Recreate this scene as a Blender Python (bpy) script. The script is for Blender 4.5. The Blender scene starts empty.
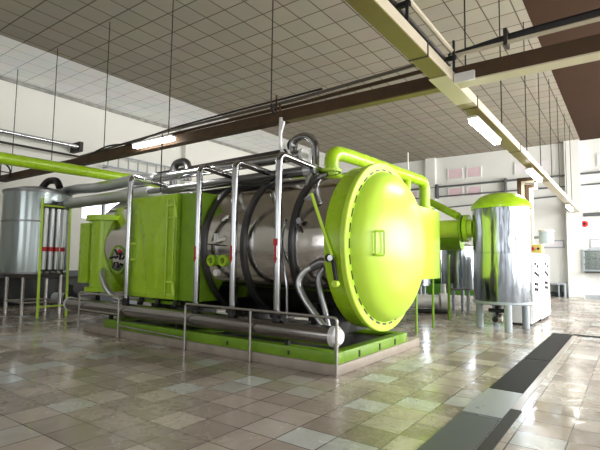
import bpy, bmesh, math, random
from mathutils import Vector, Matrix
random.seed(7)
PI = math.pi
C = bpy.context.scene.collection
sc = bpy.context.scene

# ------------------------------------------------------------------ camera, world, light, exposure
FPX, PITCH, YAW, ROLL, CAMH = 458.84, .0796, .6256, .01217, 1.6
cd = bpy.data.cameras.new('camera'); cam = bpy.data.objects.new('camera', cd); C.objects.link(cam)
cd.sensor_width = 36; cd.lens = 36*FPX/600; cd.clip_start = .05; cd.clip_end = 200
fw = Vector((-math.sin(YAW)*math.cos(PITCH), math.cos(YAW)*math.cos(PITCH), math.sin(PITCH)))
ri = fw.cross(Vector((0,0,1))).normalized(); up = ri.cross(fw)
r2 = ri*math.cos(ROLL)+up*math.sin(ROLL); u2 = -ri*math.sin(ROLL)+up*math.cos(ROLL)
m = Matrix((r2, u2, -fw)).transposed().to_4x4(); m.translation = (0,0,CAMH)
cam.matrix_world = m; sc.camera = cam

sc.view_settings.view_transform = 'Standard'; sc.view_settings.look = 'None'
sc.view_settings.gamma = 1; sc.view_settings.use_curve_mapping = False
sc.view_settings.exposure = 0.5

w = bpy.data.worlds.new('world'); sc.world = w; w.use_nodes = True
wn = w.node_tree.nodes; wl = w.node_tree.links
bg = wn['Background']; sky = wn.new('ShaderNodeTexSky'); sky.sky_type = 'HOSEK_WILKIE'
sky.sun_direction = (.6, -.3, .7); sky.turbidity = 4
wl.new(sky.outputs[0], bg.inputs[0]); bg.inputs[1].default_value = 1.2

# room extents
XL, XR, YF, YB, ZC = -17.8, 7.0, -6.0, 27.3, 8.0
WIN_R = [(-4.2,-1.2), (0.2,3.2), (4.6,7.6), (9.0,12.0), (13.4,16.4), (17.8,20.8), (22.2,25.2)]   # openings of the right wall (y range)
WZ = (1.1, 5.6)
def area(name, loc, rot, sx, sy, power, col=(1,1,1)):
    l = bpy.data.lights.new(name, 'AREA'); l.shape = 'RECTANGLE'; l.size = sx; l.size_y = sy; l.energy = power; l.color = col
    o = bpy.data.objects.new(name, l); C.objects.link(o); o.location = loc; o.rotation_euler = rot
    return o
for i, (a, b) in enumerate(WIN_R):      # daylight through each window of the right wall
    area('window_daylight', (XR+.35, (a+b)/2, sum(WZ)/2), (0, PI/2, 0), WZ[1]-WZ[0], b-a, (90,140,290,580,900,920,900)[i], (1,.985,.95))
FILL_WIN = [(-12,-8), (-5,-1), (2,6)]  # openings made up behind the camera to carry the front fill
for a, b in FILL_WIN:                      # added fill light through the unseen wall behind the camera
    area('window_daylight', ((a+b)/2, YF-.35, 3.4), (-PI/2, 0, PI), b-a, 3.4, 85, (1,.985,.95))

# ------------------------------------------------------------------ materials
def mat(name, col, rough=.5, metal=0, spec=.5, emit=None, es=0, noise=0, nscale=8, bump=0, bscale=20, rvar=0, aniso=None):
    mm = bpy.data.materials.new(name); mm.use_nodes = True
    n = mm.node_tree.nodes; l = mm.node_tree.links; b = n['Principled BSDF']
    b.inputs['Base Color'].default_value = (*col, 1); b.inputs['Roughness'].default_value = rough
    b.inputs['Metallic'].default_value = metal; b.inputs['Specular IOR Level'].default_value = spec
    if emit: b.inputs['Emission Color'].default_value = (*emit, 1); b.inputs['Emission Strength'].default_value = es
    if noise or bump or rvar:
        tc = n.new('ShaderNodeTexCoord'); mp = n.new('ShaderNodeMapping'); l.new(tc.outputs['Object'], mp.inputs[0])
        if aniso: mp.inputs['Scale'].default_value = aniso
        nz = n.new('ShaderNodeTexNoise'); nz.inputs['Scale'].default_value = nscale; nz.inputs['Detail'].default_value = 5
        l.new(mp.outputs[0], nz.inputs['Vector'])
        if noise:
            hs = n.new('ShaderNodeMix'); hs.data_type = 'RGBA'
            hs.inputs[6].default_value = (*[c*(1-noise) for c in col], 1); hs.inputs[7].default_value = (*[min(1, c*(1+noise)) for c in col], 1)
            l.new(nz.outputs['Fac'], hs.inputs[0]); l.new(hs.outputs[2], b.inputs['Base Color'])
        if rvar:
            mr = n.new('ShaderNodeMapRange'); mr.inputs['To Min'].default_value = max(.02, rough-rvar); mr.inputs['To Max'].default_value = rough+rvar
            mr.inputs['From Min'].default_value = .3; mr.inputs['From Max'].default_value = .7
            l.new(nz.outputs['Fac'], mr.inputs[0]); l.new(mr.outputs[0], b.inputs['Roughness'])
        if bump:
            n2 = n.new('ShaderNodeTexNoise'); n2.inputs['Scale'].default_value = bscale; n2.inputs['Detail'].default_value = 2
            l.new(mp.outputs[0], n2.inputs['Vector'])
            bp = n.new('ShaderNodeBump'); bp.inputs['Strength'].default_value = bump; bp.inputs['Distance'].default_value = .05
            l.new(n2.outputs['Fac'], bp.inputs['Height']); l.new(bp.outputs[0], b.inputs['Normal'])
    return mm
M = {}
M['green'] = mat('lime_paint', (.37,.60,.02), .27, noise=.08, nscale=3, rvar=.06)
M['green_dirty'] = mat('lime_paint_worn', (.19,.36,.014), .4, noise=.3, nscale=5, rvar=.1)  # worn lime, also darkened to carry shade on side faces
M['door_green'] = mat('lime_door_paint', (.54,.79,.07), .34, noise=.05, nscale=2, bump=.02, bscale=3)
M['steel'] = mat('polished_steel', (.58,.555,.53), .13, 1, noise=.1, nscale=3, bump=.11, bscale=2.4, rvar=.07)
M['clad'] = mat('steel_cladding', (.36,.395,.45), .16, 1, noise=.2, nscale=3, bump=.42, bscale=4.5, rvar=.08, aniso=(1,1,.22))
M['satin'] = mat('satin_steel', (.30,.34,.345), .2, 1, noise=.15, nscale=2, bump=.12, bscale=3, rvar=.06, aniso=(1.6,1.6,.12))
M['pipe'] = mat('steel_pipe', (.46,.47,.50), .18, 1, bump=.01, bscale=3, rvar=.03, nscale=2)
M['manifold'] = mat('manifold_steel', (.30,.285,.28), .2, 1, bump=.015, bscale=4, rvar=.05, nscale=2)
M['tube_steel'] = mat('rack_tube_steel', (.55,.56,.58), .32, 1)
M['foil'] = mat('foil_insulation', (.56,.58,.60), .38, 1, bump=.02, bscale=4)
M['dark_pipe'] = mat('dark_steel_pipe', (.22,.22,.23), .33, 1, bump=.08, bscale=9)
M['band'] = mat('dark_band', (.10,.10,.105), .35, .8)
M['rail'] = mat('rail_steel', (.42,.40,.38), .3, 1, noise=.2, nscale=10)
M['grey'] = mat('grey_paint', (.36,.41,.45), .45)
M['pipe_grey'] = mat('dark_grey_paint', (.11,.12,.125), .5)
M['dark'] = mat('dark_iron', (.018,.018,.02), .45, .3)
M['black'] = mat('black_rubber', (.01,.01,.012), .6)
M['rod'] = mat('hanger_iron', (.035,.03,.027), .6, .3)
M['brown'] = mat('rust_brown_channel', (.075,.046,.026), .7, spec=.2, noise=.35, nscale=4)
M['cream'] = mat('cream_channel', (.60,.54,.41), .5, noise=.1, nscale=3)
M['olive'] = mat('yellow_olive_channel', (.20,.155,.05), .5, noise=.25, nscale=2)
M['white'] = mat('white_paint', (.80,.80,.78), .4)
M['whitefoil'] = mat('pale_foil', (.75,.76,.78), .4, .3, bump=.4, bscale=10)
M['red'] = mat('red_paint', (.55,.012,.02), .45)
M['yellow'] = mat('yellow_box', (.75,.60,.15), .45)
M['blueglass'] = mat('blue_white_plastic', (.55,.66,.75), .3)
M['concrete'] = mat('concrete', (.33,.285,.24), .55, noise=.35, nscale=5, rvar=.15)
M['cabinet'] = mat('cabinet_white', (.82,.83,.82), .4)
M['tube'] = mat('fluorescent_tube', (1,1,1), .4, emit=(1,.98,.94), es=16)
M['pink'] = mat('frosted_pink_glass', (.80,.62,.68), .25, noise=.25, nscale=1.4)
M['paleglass'] = mat('frosted_pale_glass', (.86,.83,.87), .25, noise=.08, nscale=1.5)
M['skid_green'] = mat('dark_green_paint', (.07,.22,.02), .45)

def wall_mat(name, col, stain=.06):
    return mat(name, col, .62, noise=stain, nscale=.6)
M['wall'] = wall_mat('white_wall', (.76,.76,.71))
M['wall2'] = wall_mat('white_back_wall', (.80,.81,.79), .04)

def ceil_mat(name, col, line, lw=.02, x0=-8.22, dx=.672):
    mm = bpy.data.materials.new(name); mm.use_nodes = True
    n = mm.node_tree.nodes; l = mm.node_tree.links; b = n['Principled BSDF']; b.inputs['Roughness'].default_value = .75
    tc = n.new('ShaderNodeTexCoord'); mp = n.new('ShaderNodeMapping'); l.new(tc.outputs['Object'], mp.inputs[0])
    mp.inputs['Location'].default_value = (-x0/dx+40, -(7.97/.712 % 1)+40, 0); mp.inputs['Scale'].default_value = (1/dx, 1/.712, 1)
    br = n.new('ShaderNodeTexBrick'); br.offset = 0; br.squash = 1
    br.inputs['Scale'].default_value = 1; br.inputs['Brick Width'].default_value = 1; br.inputs['Row Height'].default_value = 1
    br.inputs['Mortar Size'].default_value = lw; br.inputs['Mortar Smooth'].default_value = .3; br.inputs['Bias'].default_value = 0
    br.inputs['Color1'].default_value = (*[c*.95 for c in col], 1); br.inputs['Color2'].default_value = (*[c*1.06 for c in col], 1)
    br.inputs['Mortar'].default_value = (*line, 1)
    l.new(mp.outputs[0], br.inputs['Vector'])
    nz = n.new('ShaderNodeTexNoise'); nz.inputs['Scale'].default_value = .8; nz.inputs['Detail'].default_value = 4; l.new(mp.outputs[0], nz.inputs[0])
    mx = n.new('ShaderNodeMix'); mx.data_type = 'RGBA'; mx.blend_type = 'MULTIPLY'; mx.inputs[0].default_value = .22
    l.new(br.outputs[0], mx.inputs[6]); l.new(nz.outputs['Color'], mx.inputs[7])
    hs = n.new('ShaderNodeHueSaturation'); hs.inputs['Saturation'].default_value = .9; hs.inputs['Value'].default_value = 1.2
    l.new(mx.outputs[2], hs.inputs['Color']); l.new(hs.outputs[0], b.inputs['Base Color'])
    return mm
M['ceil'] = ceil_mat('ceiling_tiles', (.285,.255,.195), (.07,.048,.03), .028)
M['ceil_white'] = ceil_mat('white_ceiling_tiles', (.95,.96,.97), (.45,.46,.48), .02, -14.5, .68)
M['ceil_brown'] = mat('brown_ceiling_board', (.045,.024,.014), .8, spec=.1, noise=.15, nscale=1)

def floor_mat():
    mm = bpy.data.materials.new('wet_floor_tiles'); mm.use_nodes = True
    n = mm.node_tree.nodes; l = mm.node_tree.links; b = n['Principled BSDF']
    tc = n.new('ShaderNodeTexCoord'); mp = n.new('ShaderNodeMapping'); l.new(tc.outputs['Object'], mp.inputs[0])
    TX, TY = .43, .40
    mp.inputs['Location'].default_value = (3.11/TX+100, -4.55/TY+100, 0); mp.inputs['Scale'].default_value = (1/TX, 1/TY, 1)
    # cell id -> random value for each tile
    fl = n.new('ShaderNodeVectorMath'); fl.operation = 'FLOOR'; l.new(mp.outputs[0], fl.inputs[0])
    wnz = n.new('ShaderNodeTexWhiteNoise'); wnz.noise_dimensions = '2D'; l.new(fl.outputs[0], wnz.inputs['Vector'])
    cr = n.new('ShaderNodeValToRGB'); cr.color_ramp.interpolation = 'LINEAR'; l.new(wnz.outputs['Value'], cr.inputs[0])
    e = cr.color_ramp.elements; e[0].position = 0; e[0].color = (.29,.245,.215,1); e[1].position = 1; e[1].color = (.60,.62,.61,1)
    for p, c in ((.25,(.36,.31,.27,1)), (.5,(.45,.395,.345,1)), (.78,(.52,.46,.405,1)), (.86,(.47,.46,.43,1)), (.93,(.52,.54,.53,1))):
        x = e.new(p); x.color = c
    # grout
    br = n.new('ShaderNodeTexBrick'); br.offset = 0; br.inputs['Scale'].default_value = 1; br.inputs['Brick Width'].default_value = 1
    br.inputs['Row Height'].default_value = 1; br.inputs['Mortar Size'].default_value = .017; br.inputs['Mortar Smooth'].default_value = .2
    l.new(mp.outputs[0], br.inputs['Vector'])
    # veins and dirt
    nz = n.new('ShaderNodeTexNoise'); nz.inputs['Scale'].default_value = 2.2; nz.inputs['Detail'].default_value = 8; nz.inputs['Roughness'].default_value = .65
    nz.inputs['Distortion'].default_value = .8; l.new(tc.outputs['Object'], nz.inputs[0])
    vr = n.new('ShaderNodeValToRGB'); l.new(nz.outputs['Fac'], vr.inputs[0])
    vr.color_ramp.elements[0].position = .32; vr.color_ramp.elements[0].color = (.62,.56,.50,1)
    vr.color_ramp.elements[1].position = .66; vr.color_ramp.elements[1].color = (1.0,.99,.97,1)
    mu = n.new('ShaderNodeMix'); mu.data_type = 'RGBA'; mu.blend_type = 'MULTIPLY'; mu.inputs[0].default_value = .45
    l.new(cr.outputs[0], mu.inputs[6]); l.new(vr.outputs[0], mu.inputs[7])
    mg = n.new('ShaderNodeMix'); mg.data_type = 'RGBA'; l.new(br.outputs['Fac'], mg.inputs[0])
    l.new(mu.outputs[2], mg.inputs[6]); mg.inputs[7].default_value = (.10,.08,.07,1)
    l.new(mg.outputs[2], b.inputs['Base Color'])
    # puddles: where wet, nearly mirror smooth
    pz = n.new('ShaderNodeTexNoise'); pz.inputs['Scale'].default_value = .55; pz.inputs['Detail'].default_value = 6; pz.inputs['Roughness'].default_value = .6
    l.new(tc.outputs['Object'], pz.inputs[0])
    mr = n.new('ShaderNodeMapRange'); mr.inputs['From Min'].default_value = .42; mr.inputs['From Max'].default_value = .56
    mr.inputs['To Min'].default_value = .07; mr.inputs['To Max'].default_value = .27; l.new(pz.outputs['Fac'], mr.inputs[0])
    fz = n.new('ShaderNodeTexNoise'); fz.inputs['Scale'].default_value = 6; fz.inputs['Detail'].default_value = 5; fz.inputs['Distortion'].default_value = 1.2; l.new(tc.outputs['Object'], fz.inputs[0])
    fm = n.new('ShaderNodeMapRange'); fm.inputs['From Min'].default_value = .35; fm.inputs['From Max'].default_value = .65; fm.inputs['To Min'].default_value = -.05; fm.inputs['To Max'].default_value = .08; l.new(fz.outputs['Fac'], fm.inputs[0])
    ad = n.new('ShaderNodeMath'); ad.operation = 'ADD'; ad.use_clamp = True; l.new(mr.outputs[0], ad.inputs[0]); l.new(fm.outputs[0], ad.inputs[1])
    l.new(ad.outputs[0], b.inputs['Roughness']); b.inputs['Specular IOR Level'].default_value = .5
    bz = n.new('ShaderNodeTexNoise'); bz.inputs['Scale'].default_value = 5; bz.inputs['Detail'].default_value = 3; l.new(tc.outputs['Object'], bz.inputs[0])
    b1 = n.new('ShaderNodeBump'); b1.inputs['Strength'].default_value = .085; b1.inputs['Distance'].default_value = .05; l.new(bz.outputs['Fac'], b1.inputs['Height'])
    b2 = n.new('ShaderNodeBump'); b2.invert = True; b2.inputs['Strength'].default_value = .25; b2.inputs['Distance'].default_value = .004
    l.new(br.outputs['Fac'], b2.inputs['Height']); l.new(b1.outputs[0], b2.inputs['Normal']); l.new(b2.outputs[0], b.inputs['Normal'])
    return mm
M['floor'] = floor_mat()

def grate_mat():
    mm = bpy.data.materials.new('ribbed_grate'); mm.use_nodes = True
    n = mm.node_tree.nodes; l = mm.node_tree.links; b = n['Principled BSDF']
    tc = n.new('ShaderNodeTexCoord'); wv = n.new('ShaderNodeTexWave'); wv.bands_direction = 'Y'; wv.inputs['Scale'].default_value = 9
    wv.inputs['Distortion'].default_value = .6
    l.new(tc.outputs['Object'], wv.inputs[0]); cr = n.new('ShaderNodeValToRGB'); l.new(wv.outputs[0], cr.inputs[0])
    cr.color_ramp.elements[0].color = (.012,.013,.014,1); cr.color_ramp.elements[1].color = (.04,.04,.042,1); b.inputs['Specular IOR Level'].default_value = .2
    l.new(cr.outputs[0], b.inputs['Base Color']); b.inputs['Roughness'].default_value = .65
    bp = n.new('ShaderNodeBump'); bp.inputs['Distance'].default_value = .01; l.new(wv.outputs[0], bp.inputs['Height']); l.new(bp.outputs[0], b.inputs['Normal'])
    return mm
M['grate'] = grate_mat()
M['slab'] = mat('grey_slab', (.33,.36,.37), .35, noise=.15, nscale=6, rvar=.1)
M['slab_green'] = mat('mossy_slab', (.085,.10,.105), .5, spec=.25, noise=.6, nscale=5, rvar=.12)
M['strip'] = mat('dark_strip', (.045,.045,.045), .6, spec=.2, noise=.3, nscale=8)

# ------------------------------------------------------------------ mesh helpers (all in world coordinates)
class MB:
    def __init__(s): s.bm = bmesh.new()
    def box(s, a, b, bev=0):
        x0,y0,z0 = [min(p,q) for p,q in zip(a,b)]; x1,y1,z1 = [max(p,q) for p,q in zip(a,b)]
        t = bmesh.new(); bmesh.ops.create_cube(t, size=1)
        for v in t.verts: v.co = Vector(((x0+x1)/2+v.co.x*(x1-x0), (y0+y1)/2+v.co.y*(y1-y0), (z0+z1)/2+v.co.z*(z1-z0)))
        if bev: bmesh.ops.bevel(t, geom=t.edges[:], offset=bev, segments=2, affect='EDGES', profile=.5)
        return s.add(t)
    def add(s, t):
        me = bpy.data.meshes.new('tmp'); t.to_mesh(me); t.free(); s.bm.from_mesh(me); bpy.data.meshes.remove(me); return s
    def tube(s, pts, r, bend=0, seg=14, cap=True, rs=None):
        pts = [Vector(p) for p in pts]; path = []
        for i, p in enumerate(pts):
            if bend and 0 < i < len(pts)-1:
                a = (pts[i-1]-p); b = (pts[i+1]-p); d = min(bend, a.length*.49, b.length*.49)
                pa = p+a.normalized()*d; pb = p+b.normalized()*d
                for k in range(7):
                    t = k/6; path.append(pa*(1-t)**2+p*2*t*(1-t)+pb*t*t)
            else: path.append(p)
        n = len(path); tang = []
        for i in range(n):
            tang.append((path[min(i+1,n-1)]-path[max(i-1,0)]).normalized())
        ref = Vector((0,0,1)) if abs(tang[0].z) < .9 else Vector((1,0,0))
        u = tang[0].cross(ref).normalized(); rings = []
        for i in range(n):
            u = (u-tang[i]*u.dot(tang[i])).normalized(); v = tang[i].cross(u)
            rr = r if rs is None else rs[min(i, len(rs)-1)]
            rings.append([s.bm.verts.new(path[i]+u*rr*math.cos(2*PI*k/seg)+v*rr*math.sin(2*PI*k/seg)) for k in range(seg)])
        for a, b in zip(rings, rings[1:]):
            for k in range(seg): s.bm.faces.new((a[k], a[(k+1)%seg], b[(k+1)%seg], b[k]))
        if cap: s.bm.faces.new(rings[0][::-1]); s.bm.faces.new(rings[-1])
        return s
    def lathe(s, prof, origin, axis='z', seg=48, a0=0, a1=2*PI, close=False):
        # prof: (r, h) along the axis
        full = abs(a1-a0-2*PI) < 1e-6; cnt = seg if full else seg+1; o = Vector(origin); rows = []
        for r, h in prof:
            row = []
            for k in range(cnt):
                a = a0+(a1-a0)*k/seg; c, d = r*math.cos(a), r*math.sin(a)
                p = {'z': Vector((c,d,h)), 'x': Vector((h,c,d)), 'y': Vector((d,h,c))}[axis]
                row.append(s.bm.verts.new(o+p))
            rows.append(row)
        if close: rows.append(rows[0])
        for A, B in zip(rows, rows[1:]):
            for k in range(seg):
                j = (k+1)%cnt
                s.bm.faces.new((A[k], A[j], B[j], B[k]))
        if not close:
            for row in (rows[0], rows[-1]):
                if len(row) > 2 and (row[0].co-row[cnt//2].co).length > 1e-5: s.bm.faces.new(row)
        return s
    def quadbox(s, pts, th): # thin plate from 4 corner points, thickness along its normal
        p = [Vector(q) for q in pts]; nn = (p[1]-p[0]).cross(p[2]-p[0]).normalized()*th
        a = [s.bm.verts.new(q) for q in p]; b = [s.bm.verts.new(q+nn) for q in p]
        s.bm.faces.new(a[::-1]); s.bm.faces.new(b)
        for i in range(4): j = (i+1)%4; s.bm.faces.new((a[i], a[j], b[j], b[i]))
        return s
def wloc(o):
    v = Vector((0,0,0))
    while o: v = v+o.location; o = o.parent
    return v
def obj(name, mb, material, parent=None, loc=None, smooth=True):
    bm = mb.bm; bmesh.ops.remove_doubles(bm, verts=bm.verts, dist=1e-5); bmesh.ops.recalc_face_normals(bm, faces=bm.faces)
    if parent is None:
        if loc is None:
            xs = [v.co for v in bm.verts]
            loc = Vector((sum(v.x for v in xs)/len(xs), sum(v.y for v in xs)/len(xs), min(v.z for v in xs)))
        base = Vector(loc)
    else: base = wloc(parent)
    bmesh.ops.translate(bm, verts=bm.verts, vec=-base)
    me = bpy.data.meshes.new(name); bm.to_mesh(me); bm.free()
    me.materials.append(material)
    if smooth:
        me.polygons.foreach_set('use_smooth', [True]*len(me.polygons)); me.set_sharp_from_angle(angle=math.radians(35))
    o = bpy.data.objects.new(name, me); C.objects.link(o)
    if parent: o.parent = parent
    else: o.location = base
    return o
def tag(o, label, cat, group=None):
    o['label'] = label; o['category'] = cat
    if group: o['group'] = group
    return o
def thing(name, label, cat, loc, group=None):
    o = bpy.data.objects.new(name, None); C.objects.link(o); o.location = loc; o.empty_display_size = .2
    return tag(o, label, cat, group)
def struct(name, mb, material, loc=None, smooth=False):
    o = obj(name, mb, material, None, loc, smooth); o['kind'] = 'structure'; return o
def copy_tree(o, parent=None):
    c = o.copy(); C.objects.link(c)
    if parent: c.parent = parent
    for ch in [x for x in bpy.data.objects if x.parent == o]: copy_tree(ch, c)
    return c

# ------------------------------------------------------------------ room
T = .3
struct('floor', MB().box((XL-T,YF-T,-.2), (XR+T,YB+T,0)), M['floor'], (0,0,0))
XW, XD = -14.5, -1.93
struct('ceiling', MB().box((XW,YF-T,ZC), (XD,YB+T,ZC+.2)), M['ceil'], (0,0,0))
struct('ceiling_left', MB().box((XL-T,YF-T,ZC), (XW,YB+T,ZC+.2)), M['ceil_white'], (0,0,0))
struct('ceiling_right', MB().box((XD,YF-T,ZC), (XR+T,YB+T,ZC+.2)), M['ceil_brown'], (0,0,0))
def holed(axis, at0, at1, span, z0, z1, holes):   # wall with rectangular openings, holes: (a, b, za, zb)
    mb = MB(); holes = sorted(holes); cur = span[0]
    def bx(a, b, za, zb):
        if axis == 'x': mb.box((at0,a,za), (at1,b,zb))
        else: mb.box((a,at0,za), (b,at1,zb))
    for a, b, za, zb in holes:
        bx(cur, a, z0, z1); bx(a, b, z0, za); bx(a, b, zb, z1); cur = b
    bx(cur, span[1], z0, z1)
    return mb
LW = [(9.7,11.9,3.2,4.1)]
struct('wall_left', holed('x', XL-T, XL, (YF-T,YB+T), 0, ZC, LW), M['wall'])
struct('wall_right', holed('x', XR, XR+T, (YF-T,YB+T), 0, ZC, [(a,b,*WZ) for a,b in WIN_R]), M['wall2'])
struct('wall_front', holed('y', YF-T, YF, (XL,XR), 0, ZC, [(a,b,1.7,5.1) for a,b in FILL_WIN]), M['wall2'])
BW = []   # back wall windows: (x0, x1, z0, z1, kind)
for x0, x1 in ((-11.5,-10.7), (-8.8,-7.9), (-7.7,-6.85)):
    BW += [(x0,x1,6.6,7.25,'pink'), (x0,x1,5.5,6.1,'pink')]
BW += [(-5.1,-3.15,6.55,7.2,'pale'), (-1.25,.6,6.55,7.2,'pale'), (-3.85,-2.8,2.47,2.88,'pale'), (-1.68,-.55,2.43,2.92,'pale')]
struct('wall_back', MB().box((XL-T,YB,0), (XR+T,YB+T,ZC)), M['wall2'])
n_win = 1
def frame(mb, a, b, c0, c1, axis, at0, at1, wd=.06, mull=0):
    def bx(p, q, za, zb):
        if axis == 'x': mb.box((at0,p,za), (at1,q,zb))
        else: mb.box((p,at0,za), (q,at1,zb))
    bx(a, a+wd, c0, c1); bx(b-wd, b, c0, c1); bx(a+wd, b-wd, c0, c0+wd); bx(a+wd, b-wd, c1-wd, c1)
    for k in range(mull):
        x = a+(b-a)*(k+1)/(mull+1); bx(x-wd/2, x+wd/2, c0+wd, c1-wd)
    return mb
def window(a, b, c0, c1, axis, at0, at1, pane_m, mull=0, paned=True, frame_m=None):
    global n_win
    o = struct('window_%d' % n_win, frame(MB(), a, b, c0, c1, axis, at0, at1, .06, mull), frame_m or M['white']); n_win += 1
    if paned:
        m0 = (at0+at1)/2; mb = MB()
        if axis == 'x': mb.box((m0-.01,a+.05,c0+.05), (m0+.01,b-.05,c1-.05))
        else: mb.box((a+.05,m0-.01,c0+.05), (b-.05,m0+.01,c1-.05))
        obj('pane', mb, pane_m, o, smooth=False)
    return o
for x0, x1, z0, z1, k in BW: window(x0, x1, z0, z1, 'y', YB-.06, YB, M['pink'] if k == 'pink' else M['paleglass'], 0, True, M['white'] if z0 > 5 else M['grey'])
M['dayglass'] = mat('daylit_glass', (.9,.92,.95), .2, emit=(.92,.96,1), es=2.2)
window(*LW[0], 'x', XL-.2, XL-.08, M['dayglass'], 1)
for a, b in WIN_R: window(a, b, *WZ, 'x', XR+.1, XR+.2, None, 2, False)
for a, b in FILL_WIN: window(a, b, 1.7, 5.1, 'y', YF-.2, YF-.1, None, 3, False)  # frames round the added fill openings
# pilasters and ledges
tn = 1
for a, b in (((-10.1,YB-.25,0),(-9.5,YB,ZC)), ((-2.65,YB-.35,0),(-1.98,YB,ZC)), ((XL,1.6,0),(XL+.3,4.2,ZC)), ((XL,14.6,0),(XL+.3,15.3,ZC))):
    struct('trim_%d' % tn, MB().box(a, b), M['wall2'] if tn < 3 else M['wall']); tn += 1
struct('trim_%d' % tn, MB().box((XL,YF,7.86),(XL+.05,YB,7.98)), mat('crumbling_edge', (.30,.30,.28), .8, noise=.9, nscale=3)); tn += 1
struct('baseboard_back', MB().box((XL,YB-.03,0),(XR,YB,.12)), M['grey'])
struct('baseboard_left', MB().box((XL,YF,0),(XL+.03,YB,1.15)), mat('dark_wainscot', (.10,.115,.14), .5, noise=.2, nscale=2))  # dark band along the lower left wall

# floor drain along Y
g = 'drain covers in the floor channel'
for y0, y1, lab in ((8.72,12.30,'dark ribbed drain grate farther along the floor channel'), (6.36,8.64,'dark ribbed drain grate beside the pale grey slab')):
    tag(obj('drain_grate', MB().box((-1.55,y0,.0),(-1.15,y1,.012)), M['grate'], smooth=False), lab, 'grate', g)
tag(obj('drain_cover', MB().box((-1.55,5.19,.0),(-1.15,6.32,.014)), M['slab'], smooth=False), 'pale grey slab covering the floor drain', 'drain cover', g)
tag(obj('drain_cover', MB().box((-1.55,3.2,.0),(-1.16,5.14,.012)), M['slab_green'], smooth=False), 'dark greenish slab over the drain nearest the camera', 'drain cover', g)
struct('trim_%d' % tn, MB().box((-1.145,3.0,0),(-1.03,5.6,.008)), M['strip']); tn += 1
struct('trim_%d' % tn, MB().box((-1.15,12.2,0),(3.5,12.42,.010)), M['grate']); tn += 1
struct('trim_%d' % tn, MB().box((-1.15,5.62,0),(-1.06,12.2,.006)), mat('pale_strip', (.36,.33,.30), .3, noise=.15, nscale=5)); tn += 1

# ------------------------------------------------------------------ vacuum vessel
VY, VZ, VR = 7.27, 1.88, 1.335
tag(obj('concrete_plinth', MB().box((-10.0,5.62,0),(-3.40,8.72,.15), .012), M['concrete']), 'low stained concrete plinth under the green vessel', 'plinth')
ves = thing('vacuum_vessel', 'large horizontal steel vessel with a domed lime green door and green skid', 'vessel', (-6.8,VY,.15))
# skid
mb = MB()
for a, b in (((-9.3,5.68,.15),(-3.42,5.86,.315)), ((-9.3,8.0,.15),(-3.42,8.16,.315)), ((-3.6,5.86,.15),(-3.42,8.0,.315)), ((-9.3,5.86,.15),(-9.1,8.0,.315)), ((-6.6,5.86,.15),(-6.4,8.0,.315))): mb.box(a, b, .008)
sk = obj('skid_frame', mb, mat('lime_skid_paint', (.16,.31,.012), .45, noise=.35, nscale=4, rvar=.1), ves)  # lime darkened so the colour itself holds the shade on the skid
for y in (6.3, 7.0, 7.6): obj('bracket_lug', MB().box((-3.42,y,.17),(-3.408,y+.035,.27)), M['dark'], sk)
for x in (-4.3,-5.6): obj('bracket_lug', MB().box((x,5.668,.19),(x+.03,5.68,.25)), M['dark'], sk)
obj('deck_plate', MB().box((-9.1,5.86,.20),(-3.6,8.0,.24)), M['dark'], sk)  # dark sheet added to make the space under the vessel read shaded
# saddles
for x in (-8.6,-6.2,-4.4):
    mb = MB(); rows = []
    pr = [(-.95,.31)]+[(VR*math.sin(t), VZ-1.58-VR*math.cos(t)+.15+.15) for t in []]
    for k in range(13):
        t = -.75+1.5*k/12; rows.append((VY+VR*1.0*math.sin(t), VZ-VR*math.cos(t)))
    for (y0,z0),(y1,z1) in zip(rows, rows[1:]):
        vs = [mb.bm.verts.new(p) for p in ((x,y0,.315),(x,y1,.315),(x,y1,z1+.01),(x,y0,z0+.01),(x+.16,y0,.315),(x+.16,y1,.315),(x+.16,y1,z1+.01),(x+.16,y0,z0+.01))]
        for f in ((0,1,2,3),(7,6,5,4),(0,4,5,1),(3,2,6,7),(0,3,7,4),(1,5,6,2)): mb.bm.faces.new([vs[i] for i in f])
    obj('saddle', mb, M['dark'], ves)
# shell with dished rear end
prof = [(0,-10.75)]+[(VR*math.sin(t), -10.25-.5*math.cos(t)) for t in [PI/2*k/10 for k in range(1,11)]]+[(VR,-9.0),(VR,-7.5),(VR,-5.5),(VR,-3.7)]
obj('shell', MB().lathe(prof, (0,VY,VZ), 'x', 72), M['steel'], ves)
def ringx(x0, x1, r0, r1, seg=72, bev=.008):
    return MB().lathe([(r0,x0),(r1-bev,x0),(r1,x0+bev),(r1,x1-bev),(r1-bev,x1),(r0,x1)], (0,VY,VZ), 'x', seg, close=True)
for x in (-6.56,-5.56,-4.50): obj('seam_band', ringx(x, x+.11, VR-.02, VR+.045), M['band'], ves)
obj('collar', ringx(-3.80,-3.50, VR-.05, 1.395, 80), M['green'], ves)
rg = obj('door_ring', ringx(-3.50,-3.40, 1.17, 1.435, 80, .015), M['door_green'], ves)
for k in range(34):
    a = 2*PI*k/34; ca, sa = math.cos(a), math.sin(a); mb = MB(); d = .055
    R0, R1 = 1.295, 1.325
    pts = []
    for rr, aa in ((R0,a-d),(R0,a+d),(R1,a+d),(R1,a-d)): pts.append((-3.404, VY+rr*math.cos(aa), VZ+rr*math.sin(aa)))
    mb.quadbox(pts, .008).quadbox([(p[0]+.0075,p[1],p[2]) for p in pts], .003) if False else mb.quadbox([(-3.396,p[1],p[2]) for p in pts], .004); obj('locking_slot', mb, M['dark'], rg, smooth=False)
DR, DD = 1.275, .47
prof = [(DR,-3.42),(DR,-3.385)]
for k in range(1,25):
    r = DR*(1-k/24); q = r/DR; prof.append((r, -3.385+DD*(1-q**2.0)**.52))
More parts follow.
